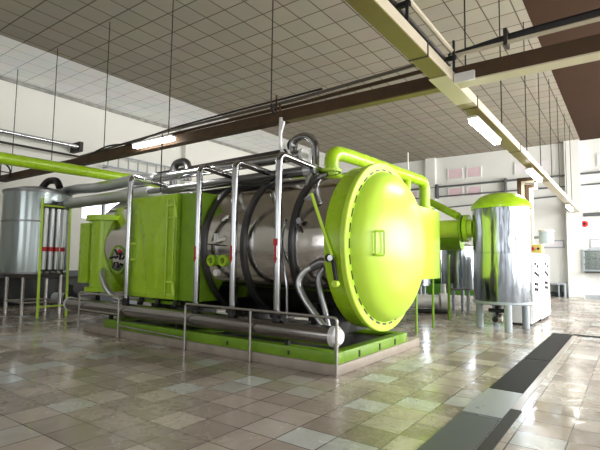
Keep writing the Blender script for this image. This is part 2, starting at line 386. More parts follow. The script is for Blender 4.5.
dome = obj('door', MB().lathe(prof, (0,VY,VZ), 'x', 80), M['door_green'], ves)
hx = -3.05
obj('door_handle', MB().tube([(-3.14,6.22,1.72),(-3.09,6.20,1.72),(-3.09,6.20,2.07),(-3.02,6.36,2.08),(-3.02,6.36,1.71),(-3.09,6.20,1.72)], .015, .03, 8).tube([(-3.02,6.36,1.71),(-3.08,6.38,1.71)], .015, 0, 8), M['green'], dome)
# locking lever on the collar
lv = obj('locking_lever', MB().tube([(-4.02,5.86,2.66),(-3.62,5.84,1.68)], .026, 0, 8), M['door_green'], ves)
obj('lever_ram', MB().tube([(-3.60,5.84,1.62),(-3.56,5.86,1.32)], .035, 0, 10).lathe([(.001,-.05),(.06,-.05),(.06,.05),(.001,.05)], (-3.66,5.84,1.66), 'y', 16), M['black'], lv)
obj('clevis', MB().lathe([(.001,-.04),(.045,-.04),(.045,.04),(.001,.04)], (-3.61,5.80,1.66), 'y', 14), M['pipe'], lv)
obj('lever_pin', MB().lathe([(.001,-.04),(.05,-.04),(.05,.04),(.001,.04)], (-3.56,5.84,1.28), 'y', 14), M['door_green'], lv)
# hose bends on the side of the shell
hs = obj('drain_hose', MB().tube([(-3.95,6.05,1.57),(-4.12,5.90,1.50),(-4.28,5.86,1.28),(-4.14,5.86,1.03),(-3.74,5.84,.62)], .052, .14, 12), M['foil'], ves)
obj('hose_head', MB().tube([(-4.06,5.96,1.52),(-3.86,5.98,1.62),(-3.80,6.02,1.52)], .075, .07, 12), M['dark_pipe'], hs)
obj('drain_hose', MB().tube([(-3.86,6.02,1.52),(-3.97,5.98,1.36),(-3.90,5.96,1.1),(-3.84,5.98,.9),(-3.75,5.95,.6)], .05, .12, 12), M['dark_pipe'], ves)
# sight ports
for x in (-6.30,-5.99):
    p = obj('sight_port', MB().lathe([(.055,-.09),(.105,-.09),(.105,0),(.055,0)], (x,6.0,1.60), 'y', 24, close=True), M['green'], ves)
    obj('port_glass', MB().lathe([(.001,-.03),(.058,-.03),(.058,0),(.001,0)], (x,6.0,1.60), 'y', 20), M['dark'], p)
obj('sight_bridge', MB().box((-6.19,5.94,1.52),(-6.10,6.0,1.70), .01), M['green_dirty'], ves)
v = obj('instrument_valve', MB().tube([(-6.3,5.95,1.92),(-6.12,5.86,1.95),(-5.95,5.95,2.0)], .03, .05, 8).tube([(-6.12,5.86,1.95),(-6.08,5.82,2.08)], .035, 0, 8), M['white'], ves)
obj('valve_handle', MB().tube([(-6.3,5.84,1.90),(-6.0,5.84,1.87)], .012, 0, 6), M['black'], v)
obj('instrument_valve', MB().lathe([(.001,-.06),(.06,-.06),(.06,.02),(.001,.02)], (-6.14,5.95,1.38), 'y', 14), M['white'], ves)
obj('gauge_stub', MB().tube([(-4.35,6.1,2.25),(-4.35,5.92,2.2),(-4.28,5.9,2.08)], .022, .04, 8).lathe([(.001,-.02),(.05,-.02),(.05,.02),(.001,.02)], (-4.28,5.9,2.25), 'y', 14), M['dark_pipe'], ves)
# rectangular side chamber with its door and hinges
HX0, HX1, HY, HZ0, HZ1 = -8.70, -7.17, 5.86, .82, 2.92
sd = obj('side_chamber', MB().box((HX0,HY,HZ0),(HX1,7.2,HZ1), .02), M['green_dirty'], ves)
mb = MB().box((HX0+.02,HY-.03,HZ0+.02),(HX1-.02,HY,HZ1-.02), .008)
dp = obj('chamber_door', mb, M['green'], sd)
mb = MB()   # folded ridge pressed into the door
P = {'a':(HX0+.25,HZ1-.12),'b':(HX0+.66,2.02),'c':(HX0+.92,2.02),'d':(HX1-.16,HZ1-.12)}
def q(k, d): return (P[k][0], HY-.03-d, P[k][1])
vs = [mb.bm.verts.new(p) for p in (q('a',.002),q('b',.07),q('c',.07),q('d',.002))]; mb.bm.faces.new(vs)
vs = [mb.bm.verts.new(p) for p in (q('b',.07),(P['b'][0],HY-.032,HZ0+.1),(P['c'][0],HY-.032,HZ0+.1),q('c',.07))]; mb.bm.faces.new(vs)
vs = [mb.bm.verts.new(p) for p in (q('a',.002),(HX0+.05,HY-.032,HZ0+.1),(P['b'][0],HY-.032,HZ0+.1),q('b',.07))]; mb.bm.faces.new(vs)
vs = [mb.bm.verts.new(p) for p in (q('d',.002),q('c',.07),(P['c'][0],HY-.032,HZ0+.1),(HX1-.05,HY-.032,HZ0+.1))]; mb.bm.faces.new(vs)
obj('pressed_panel', mb, M['green'], dp, smooth=False)
obj('handle', MB().tube([(HX0+.25,HY-.03,1.93),(HX0+.12,HY-.09,1.93),(HX0+.12,HY-.09,1.60),(HX0+.25,HY-.03,1.60)], .024, .03, 8), M['door_green'], dp)
for z in (2.55,1.05):
    obj('hinge', MB().tube([(HX1-.28,HY-.04,z+.12),(HX1-.02,HY-.08,z+.12),(HX1+.03,HY-.08,z-.12),(HX1-.22,HY-.04,z-.12)], .028, .03, 8), M['door_green'], dp)
obj('hinge_rod', MB().tube([(HX1-.26,HY-.07,2.8),(HX1-.26,HY-.07,.92)], .016, 0, 8), M['green'], dp)
obj('hinge_rod', MB().tube([(HX1-.02,HY-.09,2.8),(HX1-.02,HY-.09,.92)], .02, 0, 8), M['green'], dp)
obj('hinge_column', MB().box((HX1+.02,5.905,HZ0),(-6.60,6.7,HZ1-.02), .02), M['green_dirty'], sd)  # shade of the chamber's side put into the darker lime
obj('top_flap', MB().box((HX0+.5,HY+.02,HZ1),(HX0+.9,6.5,HZ1+.05), .01), M['whitefoil'], sd)
for x in (-8.5,-7.95,-7.4): obj('clamp_bolt', MB().tube([(x,6.05,.80),(x,6.02,.66)], .05, 0, 8).tube([(x-.06,6.0,.68),(x+.06,6.0,.68)], .035, 0, 8), M['dark'], sd)
obj('bottom_bar', MB().box((-8.75,6.1,.70),(-7.4,6.16,.76)), M['green_dirty'], sd)
# upright green housing at the rear end
hp = [(-10.12+.44*math.cos(t), 6.28+.44*math.sin(t)) for t in [PI+PI*k/14 for k in range(15)]]+[(-9.68,6.75),(-10.56,6.75)]
def prism(pts, z0, z1):
    mb = MB(); a = [mb.bm.verts.new((x,y,z0)) for x,y in pts]; b = [mb.bm.verts.new((x,y,z1)) for x,y in pts]
    mb.bm.faces.new(a[::-1]); mb.bm.faces.new(b); n = len(pts)
    for i in range(n): j = (i+1)%n; mb.bm.faces.new((a[i],a[j],b[j],b[i]))
    return mb
eh = obj('end_housing', prism(hp, .92, 2.52), M['green'], ves)
grow = lambda s: [(-10.12+(x+10.12)*s, 6.4+(y-6.4)*s) for x,y in hp]
obj('housing_flange', prism(grow(1.24), 2.50, 2.62), M['green'], eh)
obj('housing_flange', prism(grow(1.2), .86, .95), M['green'], eh)
obj('side_panel', MB().box((-11.05,6.0,1.02),(-10.62,6.5,2.48), .015), M['green'], eh)
pc = obj('rear_port', MB().lathe([(.001,-.05),(.20,-.05),(.30,-.04),(.30,.16),(.001,.16)], (-9.28,6.0,1.6), 'y', 30), M['steel'], ves)
obj('port_rim', MB().lathe([(.27,-.07),(.32,-.07),(.32,0),(.27,0)], (-9.28,6.0,1.6), 'y', 30, close=True), M['green_dirty'], pc)
for k in range(5):
    a = k*1.25; obj('clamp', MB().tube([(-9.28+.1*math.cos(a),5.92,1.6+.1*math.sin(a)),(-9.28+.22*math.cos(a+.5),5.88,1.6+.22*math.sin(a+.5))], .026, 0, 8), M['dark'], pc)
obj('clamp_grip', MB().lathe([(.001,-.03),(.04,-.03),(.04,.02),(.001,.02)], (-9.12,5.88,1.78), 'y', 10), M['red'], pc)
obj('rear_hose', MB().tube([(-9.85,5.95,1.35),(-9.7,5.82,1.25),(-9.5,5.82,.95),(-9.3,5.9,.75),(-8.95,6.0,.7)], .06, .15, 12), M['foil'], ves)
obj('top_chute', MB().tube([(-9.9,6.6,2.6),(-9.2,6.9,2.95),(-8.9,7.0,3.05)], .16, .1, 14), M['green_dirty'], ves)
# green vapour pipe over the top
vp = obj('vapour_pipe', MB().tube([(-4.40,7.05,3.15),(-4.40,7.05,3.62),(-4.30,7.6,3.62),(-4.2,11.2,3.66),(-4.2,11.2,2.9)], .135, .28, 16), M['green'], ves)
obj('pipe_flange', MB().lathe([(.001,-.025),(.19,-.025),(.19,.025),(.001,.025)], (-4.40,7.05,3.26), 'z', 24), M['door_green'], vp)
obj('pipe_flange', MB().lathe([(.001,-.025),(.21,-.025),(.21,.025),(.001,.025)], (-4.2,11.2,2.98), 'z', 24), M['green'], vp)
obj('branch_pipe', MB().tube([(-4.2,10.1,3.55),(-4.2,10.0,3.2),(-4.3,9.6,3.0)], .09, .1, 12), M['green'], ves)
obj('vent_tip', MB().tube([(-4.2,10.13,3.7),(-4.2,10.13,4.2)], .018, 0, 8), M['white'], vp)
cb = obj('condenser_box', MB().box((-4.75,9.9,1.22),(-3.92,11.5,2.92), .02), M['door_green'], ves)
obj('box_leg', MB().tube([(-4.05,10.2,1.25),(-4.05,10.2,0.003)], .03, 0, 8), M['green_dirty'], cb)
obj('box_leg', MB().tube([(-4.05,11.3,1.25),(-4.05,11.3,0.003)], .03, 0, 8), M['green_dirty'], cb)
obj('top_hose', MB().tube([(-4.62,6.75,3.2),(-4.55,6.5,3.05),(-4.45,6.35,2.85),(-4.4,6.2,2.6),(-4.2,6.15,2.7)], .04, .1, 10), M['foil'], ves)

# ------------------------------------------------------------------ manifold with risers
man = thing('steam_manifold', 'long steel manifold pipe with tall risers along the vessel side', 'pipework', (-7,5.75,.15))
obj('main_pipe', MB().tube([(-10.9,5.75,.54),(-3.52,5.75,.53)], .145, 0, 20), M['manifold'], man)
obj('end_cap', MB().lathe([(.15,0),(.15,.08),(.10,.14),(.001,.15)], (-3.55,5.75,.53), 'x', 24), M['whitefoil'], man)
obj('pipe_cap', MB().lathe([(.001,-.06),(.12,-.04),(.16,0),(.16,.05)], (-10.88,5.75,.54), 'x', 24), M['whitefoil'], man)
for x in (-9.2,-7.0,-4.4): obj('pipe_foot', MB().box((x,5.73,.15),(x+.06,5.80,.42)), M['dark'], man)
for i, (x, y1, zt) in enumerate(((-8.60,6.95,3.36),(-6.45,7.0,3.34),(-5.54,7.0,3.33),(-4.57,7.1,3.34))):
    rp = obj('riser', MB().tube([(x,5.73,.72),(x,5.73,zt),(x,y1,zt-.08),(x,y1,zt-.4)], .058, .13, 14), M['pipe'], man)
    obj('riser_valve', MB().tube([(x,5.73,.66),(x,5.73,.80)], .075, 0, 12).tube([(x-.1,5.70,.74),(x+.12,5.70,.74)], .03, 0, 8), M['dark'], rp)
    if i:
        mb = MB().box((x-.016,5.665,1.62),(x+.016,5.672,1.86))
        if i == 3: mb.box((x-.04,5.662,1.85),(x+.04,5.672,1.96))
        a = [mb.bm.verts.new((x+dx,5.668,z)) for dx,z in ((-.035,1.66),(.035,1.66),(0,1.56))]; mb.bm.faces.new(a)
        obj('flow_arrow', mb, M['red'], rp, smooth=False)
obj('small_riser', MB().tube([(-4.5,5.9,.65),(-4.5,5.9,1.2),(-4.66,5.9,1.9),(-4.62,6.0,2.3)], .022, .1, 8), M['pipe'], man)
obj('cross_link', MB().tube([(-4.45,5.75,.70),(-3.95,5.75,.70)], .02, 0, 8), M['pipe'], man)

# ------------------------------------------------------------------ handrails
hr = thing('handrail', 'steel handrail with three posts before the vessel door end', 'handrail', (-4.95,5.57,0), 'handrails along the plinth')
obj('top_rail', MB().tube([(-3.37,5.57,.003),(-3.37,5.57,.82),(-6.54,5.57,.82),(-6.54,5.57,.003)], .021, .06, 10), M['rail'], hr)
obj('post', MB().tube([(-4.98,5.57,.003),(-4.98,5.57,.81)], .021, 0, 10), M['rail'], hr)
obj('wall_tie', MB().tube([(-3.37,5.57,.28),(-3.42,5.60,.42),(-3.46,5.66,.45)], .016, .04, 8), M['rail'], hr)
hr = thing('handrail', 'steel handrail with two posts beside the rear green housing', 'handrail', (-9.35,5.6,0), 'handrails along the plinth')
obj('top_rail', MB().tube([(-8.6,5.57,.003),(-8.6,5.57,.83),(-10.13,5.57,.86),(-10.13,5.57,.003)], .021, .06, 10), M['rail'], hr)
obj('mid_rail', MB().tube([(-8.6,5.57,.47),(-10.13,5.57,.48)], .018, 0, 8), M['rail'], hr)
obj('lower_rail', MB().tube([(-8.6,5.57,.25),(-6.56,5.57,.21)], .018, 0, 8), M['rail'], hr)

# ------------------------------------------------------------------ overhead pipes on the vessel
def pipething(name, pts, r, m, label, bend=.15, cat='pipe', group=None, seg=14):
    return tag(obj(name, MB().tube(pts, r, bend, seg), m), label, cat, group)
p1 = thing('insulated_pipe', 'foil wrapped insulated pipe highest along the vessel top', 'pipe', (-9.5,7.05,3.55), 'insulated pipes over the vessel')
pts = [(-14.35,6.75,3.52)]+[(-14+.9*k, 7.0, 3.62+.03*math.sin(k*2)) for k in range(0,6)]+[(-5.02,7.05,3.64)]
obj('foil_wrap', MB().tube(pts[:7], .145, .1, 14), M['foil'], p1)
obj('pipe_run', MB().tube([pts[6], pts[7]], .105, 0, 18), M['pipe'], p1)
obj('end_disc', MB().lathe([(.13,-.04),(.13,.02),(.001,.03)], (-5.02,7.05,3.64), 'x', 24), M['whitefoil'], p1)
obj('elbow', MB().tube([(-5.55,7.45,3.66),(-5.6,7.45,4.08),(-5.25,7.4,4.14),(-5.0,7.4,4.0),(-5.0,7.4,3.3)], .085, .16, 14), M['pipe'], p1)
obj('elbow', MB().tube([(-9.55,7.6,3.5),(-9.55,7.6,4.1),(-9.0,7.6,4.1),(-9.0,7.6,3.6)], .1, .22, 14), M['dark_pipe'], p1)
obj('elbow_rim', MB().lathe([(.07,-.04),(.115,-.04),(.115,.04),(.07,.04)], (-5.6,7.45,4.0), 'y', 20, close=True), M['dark'], p1)
p2 = thing('insulated_pipe', 'dark steel pipe lower along the vessel top behind the risers', 'pipe', (-9.2,6.72,3.1), 'insulated pipes over the vessel')
obj('pipe_run', MB().tube([(-14.0,6.62,3.14),(-4.52,6.735,3.247)], .095, 0, 16), M['dark_pipe'], p2)
obj('cladding', MB().tube([(-12.9,6.635,3.155),(-9.2,6.68,3.195)], .15, 0, 16), M['foil'], p2)
obj('coupling', MB().tube([(-4.75,6.732,3.245),(-4.6,6.734,3.246)], .12, 0, 14), M['foil'], p2)
pipething('thin_pipe', [(-10.5,7.7,3.92),(-5.7,7.7,3.98)], .05, M['rod'], 'thin dark pipe above and behind the foil wrapped pipe')
pipething('green_pipe', [(-9.0,8.0,3.4),(-5.3,7.9,3.42),(-5.2,7.8,3.2)], .07, M['green'], 'slim green pipe running between the top pipes and the vessel')
tag(obj('cable_bundle', MB().tube([(-9.0,6.9,3.0),(-8.3,6.7,3.16),(-7.5,6.6,3.12),(-6.6,6.55,3.14),(-5.8,6.6,3.1),(-5.0,6.5,3.16)], .025, .2, 8).tube([(-8.8,6.8,3.02),(-7.2,6.55,3.05),(-5.4,6.5,3.06)], .02, .2, 8), M['black']), 'black cables sagging along the vessel top', 'cable')
tag(obj('hanging_strap', MB().tube([(-5.27,6.64,4.30),(-5.26,6.62,3.95),(-5.28,6.66,3.7),(-5.3,6.9,3.55)], .035, .1, 8).tube([(-5.2,6.64,4.22),(-5.27,6.62,3.95)], .03, 0, 8).tube([(-5.22,6.68,3.78),(-4.9,6.7,3.35),(-4.6,6.75,3.28)], .02, .15, 6), M['whitefoil']), 'white cloth strap hanging from the brown beam', 'strap')

# ------------------------------------------------------------------ ceiling beams, conduits, lamps
ZB = 4.25
tr = thing('cable_channel', 'long cream and yellow overhead channel running to the back wall', 'beam', (-2.15,10,ZB))
X0, X1 = -2.27, -2.03
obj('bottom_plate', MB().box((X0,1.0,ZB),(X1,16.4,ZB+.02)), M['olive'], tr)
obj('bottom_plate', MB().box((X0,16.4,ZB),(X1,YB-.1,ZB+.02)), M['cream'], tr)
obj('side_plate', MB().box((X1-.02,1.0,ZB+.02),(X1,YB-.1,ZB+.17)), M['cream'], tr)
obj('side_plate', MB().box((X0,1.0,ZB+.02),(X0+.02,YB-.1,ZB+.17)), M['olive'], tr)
for y in (5.55,7.9,11.6,15.2): obj('joint_strap', MB().box((X0-.01,y,ZB-.006),(X1+.01,y+.03,ZB+.2)), M['rod'], tr)
obj('splice_plate', MB().box((X0-.02,6.3,ZB-.008),(X1+.01,7.6,ZB+.0)), M['cream'], tr)
bm_ = thing('crossbeam', 'rusty brown crossbeam with a yellowish underside left of the channel', 'beam', (-10,6.75,ZB))
obj('web', MB().box((XL+.02,6.66,ZB),(X0-.01,6.70,ZB+.20)), M['brown'], bm_)
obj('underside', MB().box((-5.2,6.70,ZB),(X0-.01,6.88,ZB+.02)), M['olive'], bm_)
obj('underside', MB().box((XL+.02,6.70,ZB),(-5.2,6.88,ZB+.02)), M['brown'], bm_)
obj('hook', MB().tube([(-5.45,6.65,4.4),(-5.45,6.58,4.5),(-5.45,6.68,4.58)], .03, .05, 8), M['rod'], bm_)
bm2 = thing('crossbeam', 'brown crossbeam with a cream underside right of the channel', 'beam', (2,6.75,ZB))
obj('web', MB().box((X1+.01,6.66,ZB+.02),(XR-.02,6.70,ZB+.24)), M['brown'], bm2)
obj('underside', MB().box((X1+.01,6.66,ZB),(XR-.02,6.92,ZB+.02)), M['cream'], bm2)
obj('junction_cap', MB().box((X1+.01,6.6,ZB-.01),(X1+.3,6.66,ZB+.12)), M['whitefoil'], bm2)
cbn = thing('conduit_bundle', 'dark conduits and cables running above the left brown crossbeam', 'conduit', (-7,6.78,4.56))
obj('conduit', MB().tube([(-12.6,6.74,4.50),(-8.8,6.74,4.62),(-5,6.74,4.63),(-2.6,6.74,4.72)], .03, .3, 8), mat('grey_brown_conduit', (.10,.085,.07), .5), cbn)
obj('conduit', MB().tube([(-12.6,6.84,4.50),(-8.8,6.84,4.56),(-5,6.84,4.58),(-2.3,6.84,4.64)], .035, .3, 8), M['brown'], cbn)
obj('loose_cable', MB().tube([(-12.2,6.70,4.45),(-11,6.62,4.58),(-10,6.66,4.48),(-9.2,6.70,4.6),(-8.4,6.72,4.66),(-6.5,6.72,4.69),(-4.4,6.72,4.7)], .02, .4, 6), M['black'], cbn)
obj('conduit_hook', MB().tube([(-5.45,6.72,4.8),(-5.45,6.72,4.46)], .018, 0, 6).tube([(-5.36,6.72,4.62),(-5.36,6.72,4.44)], .02, 0, 6), M['brown'], cbn)
cb2 = thing('conduit_bundle', 'dark cables on a pale conduit above the right crossbeam', 'conduit', (2,6.8,4.66))
obj('conduit', MB().tube([(-2.1,6.72,4.70),(XR-.05,6.72,4.74)], .03, 0, 8), M['cream'], cb2)
obj('cable', MB().tube([(-2.15,6.80,4.74),(-1.2,6.80,4.82),(.2,6.8,4.84),(XR-.05,6.8,4.86)], .05, .3, 8), M['black'], cb2)
obj('clip', MB().box((-1.35,6.68,4.66),(-1.3,6.86,4.90)), M['rod'], cb2)
cb3 = thing('conduit_bundle', 'pale conduit with dark conduits along the top of the channel', 'conduit', (-2.1,4,4.7))
obj('conduit', MB().tube([(-2.06,.5,4.75),(-2.06,6.72,4.75)], .035, 0, 8), M['cream'], cb3)
obj('conduit', MB().tube([(-2.17,.5,4.66),(-2.17,6.9,4.66)], .03, 0, 8), M['rod'], cb3)
obj('conduit', MB().tube([(-2.24,.5,4.70),(-2.24,6.9,4.70)], .02, 0, 8), M['black'], cb3)
for y in (4.9,6.65): obj('clamp', MB().box((-2.32,y,4.62),(-2.0,y+.05,4.68)).tube([(-2.03,y,4.42),(-2.03,y,4.9)], .02, 0, 6), M['dark'], cb3)
# rods
def rod(x, y, z0, z1, label, grp):
    t = tag(obj('hanger_rod', MB().tube([(x,y,z0),(x,y,z1)], .013, 0, 6), M['rod']), label, 'rod', grp)
    return t
LA = ['thin rod hanging nearest the left wall', 'thin rod left of centre between the far left rod and the lamp', 'thin rod hanging just left of the glowing left lamp', 'thin rod hanging over the right end of the left lamp', 'thin rod hanging above the vessel middle', ]
LA[1] = 'second thin rod from the left wall'
for x, l in zip((-16.7,-14.0,-11.2,-8.55,-5.5), LA): rod(x, 6.62, ZB+.2, ZC, l, 'hanger rods over the left crossbeam')
LB = ['thin rod just right of where the channel meets the crossbeams', 'second thin rod along the channel beyond the crossbeam', 'third thin rod along the channel beyond the crossbeam', 'fourth thin rod along the channel beyond the crossbeam', 'fifth thin rod along the channel beyond the crossbeam', 'sixth thin rod along the channel beyond the crossbeam', 'seventh thin rod along the channel beyond the crossbeam', 'thin rod over the channel nearest the back wall']
for y, l in zip((7.5,10.07,12.9,15.15,17.5,19.6,21.9,23.9), LB): rod(-2.1, y, ZB+.17, ZC, l, 'hanger rods along the overhead channel')
rod(-7.95, 6.0, 3.0, 4.25, 'short rod between the crossbeam and the green side chamber', 'short rods over the vessel')
# fluorescent lamps
def lamp(p, axis, L, label, power):
    t = thing('fluorescent_lamp', label, 'lamp', p, 'glowing fluorescent lamps')
    x, y, z = p; d = (L/2,.085) if axis == 'x' else (.085,L/2)
    obj('housing', MB().box((x-d[0],y-d[1],z+.055),(x+d[0],y+d[1],z+.10), .01), M['white'], t)
    obj('diffuser', MB().box((x-d[0]+.02,y-d[1]+.01,z-.02),(x+d[0]-.02,y+d[1]-.01,z+.055), .02), M['tube'], t)
    l = area('lamp_light', (x,y,z-.02), (0,0,0), 2*d[0], 2*d[1], power, (1,.97,.9)); l.parent = t; l.location = (0,0,-.03)
    ax, ay = (d[0]*.6, 0) if axis == 'x' else (0, d[1]*.6)
    for q in (-1, 1): obj('bracket', MB().tube([(x+q*ax,y+q*ay,z+.09),(x+q*ax,y+q*ay,ZB)], .014, 0, 6), M['rod'], t)
    return t
lamp((-8.95,6.5,4.30), 'x', 1.45, 'glowing white tube lamp under the left brown crossbeam', 28)
lamp((-2.13,8.85,4.03), 'y', 1.8, 'glowing white tube lamp under the channel nearest the crossbeams', 28)
lamp((-2.13,14.2,4.06), 'y', 1.8, 'glowing white tube lamp under the channel by the two drop ducts', 28)
lamp((-2.13,23.2,4.06), 'y', 1.8, 'glowing white tube lamp at the back wall end of the channel', 28)

# duct drops into the cabinets
def duct(x0, ztop, label):
    t = thing('drop_duct', label, 'duct', (x0,15.2,1.9), 'square ducts dropping to the white cabinets')
    y0, y1 = 15.1, 15.3
    obj('channel', MB().box((x0,y0,ztop-.11),(X0-.01,y1,ztop), .008).box((x0-.12,y0,1.903),(x0,y1,ztop), .008), M['brown'], t)
    obj('edge_strip', MB().box((x0+.08,y0,ztop-.17),(X0-.01,y1,ztop-.11)).box((x0,y0,1.903),(x0+.08,y1,ztop-.11)), M['cream'], t)
    obj('joint_plate', MB().box((X0-.01,y0,ztop-.17),(X0+.05,y1,max(ZB,ztop))), M['cream'], t)
duct(-2.64, 4.22, 'outer brown square duct curving down behind the green topped tank')
duct(-2.43, 4.00, 'inner brown square duct nested under the outer one')

# back wall pipes
g = 'horizontal pipes on the back wall'
pipething('wall_pipe', [(-13,27.1,6.15),(6.8,27.1,6.3)], .055, M['pipe_grey'], 'uppermost thin grey pipe across the back wall', 0, 'pipe', g)
pipething('wall_pipe', [(-13,27.1,5.57),(6.8,27.1,5.72)], .04, M['pipe_grey'], 'middle thin grey pipe across the back wall', 0, 'pipe', g)
pipething('wall_pipe', [(-9.6,27.1,4.88),(-2.3,27.1,5.2)], .035, M['pipe_grey'], 'lowest thin grey pipe across the back wall behind the tank', 0, 'pipe', g)
pipething('wall_pipe', [(-1.9,27.0,4.12),(6.8,27.0,4.15)], .09, M['pipe_grey'], 'thick grey pipe at the back wall right of the channel end', 0, 'pipe', g)
for x, l in ((-9.45,'grey pipe bracket on the back wall above the vapour pipe'), (-5.6,'grey pipe bracket on the back wall above the green topped tank'), (-2.4,'grey pipe bracket on the back wall by the corner pilaster')):
    tag(obj('pipe_bracket', MB().box((x,26.98,5.5),(x+.12,27.28,6.35), .01), M['pipe_grey']), l, 'bracket', 'pipe brackets on the back wall')

# ------------------------------------------------------------------ left wall pipes
pipething('green_pipe', [(-12.2,3.2,3.98),(-12.1,8.9,4.02),(-12.1,9.4,3.7)], .145, M['green'], 'thick lime green pipe high on the left before the crossbeam', .3)
o = bpy.data.objects['green_pipe.001'] if 'green_pipe.001' in bpy.data.objects else None
pipething('silver_pipe', [(-17.2,2.0,5.86),(-17.2,9.2,5.92)], .075, M['pipe'], 'bright steel pipe high along the left wall', .1)
pipething('wall_pipe', [(-17.25,2.0,5.5),(-17.25,10.2,5.56)], .04, M['rod'], 'thin dark pipe on the left wall under the bright steel pipe', 0)
tag(obj('pipe_bracket', MB().box((-17.78,9.1,5.75),(-17.1,9.25,6.12)), M['rod']), 'dark bracket at the end of the bright steel pipe', 'bracket')
lt = thing('cable_ladder', 'grey cable ladder on the left wall behind the lamp', 'cable ladder', (-17.3,12.5,5.6))
obj('rail', MB().tube([(-17.25,10.2,5.9),(-17.25,14.4,5.9)], .035, 0, 8), M['grey'], lt)
obj('rail', MB().tube([(-17.25,10.2,5.4),(-17.25,14.4,5.4)], .035, 0, 8), M['grey'], lt)
for y in (10.5,14.0): obj('wall_bracket', MB().box((XL,y,5.38),(-17.22,y+.06,5.44)), M['grey'], lt)
for k in range(9): obj('rung', MB().tube([(-17.25,10.4+.47*k,5.4),(-17.25,10.4+.47*k,5.9)], .03, 0, 6), M['grey'], lt)
vw = thing('wheel_valve', 'dark wheel valve at the left end of the brown crossbeam', 'valve', (-16.9,6.2,4.1))
obj('wheel', MB().tube([(-16.8,6.33+.3*math.cos(t),4.45+.3*math.sin(t)) for t in [2*PI*k/20 for k in range(21)]], .03, 0, 8, False), M['dark'], vw)
obj('valve_body', MB().tube([(-17.0,6.2,4.6),(-17.0,6.2,3.75)], .1, 0, 10).tube([(-16.9,6.2,4.0),(-16.7,6.2,4.0)], .09, 0, 10), M['dark'], vw)
obj('valve_stem', MB().tube([(-16.8,6.05,4.45),(-16.8,6.6,4.45)], .02, 0, 6).tube([(-16.8,6.33,4.15),(-16.8,6.33,4.75)], .02, 0, 6), M['dark'], vw)
pipething('down_pipe', [(-15.6,9.3,0.003),(-15.6,9.3,3.9),(-12.4,8.8,3.95)], .06, M['grey'], 'slim grey upright pipe behind the left steel tank', .2)
pipething('down_pipe', [(-14.1,9.2,0.003),(-14.1,9.2,3.88)], .09, M['grey'], 'grey upright pipe between the left tank and the green housing', .2)

# ------------------------------------------------------------------ left tank
TX, TY, TR = -14.2, 6.40, .89
tk = thing('storage_tank', 'tall satin steel tank on thin legs at the left edge', 'tank', (TX,TY,0))
obj('shell', MB().lathe([(TR,1.18),(TR,3.50)], (TX,TY,0), 'z', 56), M['satin'], tk)
obj('lid', MB().lathe([(TR+.02,3.46),(TR+.02,3.54),(.5,3.66),(.12,3.72),(.001,3.72)], (TX,TY,0), 'z', 48), M['dark_pipe'], tk)
obj('bottom_dish', MB().lathe([(TR+.01,1.22),(TR+.01,1.17),(.75,1.08),(.3,1.02),(.001,1.02)], (TX,TY,0), 'z', 48), M['dark_pipe'], tk)
obj('seam_band', MB().lathe([(TR,2.62),(TR+.012,2.62),(TR+.012,2.67),(TR,2.67)], (TX,TY,0), 'z', 56, close=True), M['dark_pipe'], tk)
LG = [(.62,-.55),(1.0*.80,.35),(-.75,-.35),(-.35,.75)]
LG = [(-13.82,5.95),(-13.5,6.83),(-14.90,5.97),(-14.7,7.0)]
for x, y in LG: obj('leg', MB().tube([(x,y,.003),(x,y,1.2)], .05, 0, 10), M['rail'], tk)
for a, b in ((0,1),(0,2),(2,3),(1,3)): obj('cross_brace', MB().tube([(*LG[a],.36),(*LG[b],.36)], .028, 0, 8), M['rail'], tk)
obj('inlet_elbow', MB().tube([(-14.25,6.5,3.68),(-14.15,6.6,3.92),(-13.75,6.7,3.92),(-13.6,6.7,3.7)], .1, .14, 12), M['dark'], tk)
lad = thing('tank_ladder', 'lime green ladder frame standing by the left steel tank', 'ladder', (-12.92,6.36,0))
for y in (5.98,6.75): obj('rail', MB().tube([(-12.95,y,.003),(-12.95,y-.03,3.25)], .035, 0, 10), M['door_green'], lad)
for z in (.30,3.05): obj('rung', MB().tube([(-12.95,5.97,z),(-12.95,6.75,z)], .025, 0, 8), M['door_green'], lad)
tb = thing('tube_rack', 'row of upright steel tubes with red bands behind the green ladder', 'pipework', (-13.15,6.4,1.2))
for k in range(4):
    y = 6.16+.165*k
    t_ = obj('upright_tube', MB().tube([(-13.14,y,1.3),(-13.14,y,3.0)], .055, 0, 16), M['tube_steel'], tb)
    obj('red_band', MB().lathe([(.056,1.80),(.062,1.80),(.062,1.92),(.056,1.92)], (-13.14,y,0), 'z', 14, close=True), M['red'], t_)
    obj('tube_foot', MB().tube([(-13.14,y,1.18),(-13.14,y,1.3)], .045, 0, 10), M['dark'], t_)
obj('header_pipe', MB().tube([(-13.14,6.05,3.06),(-13.14,6.78,3.06)], .07, 0, 12), M['dark_pipe'], tb)
obj('footer_pipe', MB().tube([(-13.4,6.1,1.22),(-13.14,6.1,1.22),(-13.14,6.78,1.22)], .04, .05, 10), M['pipe'], tb)
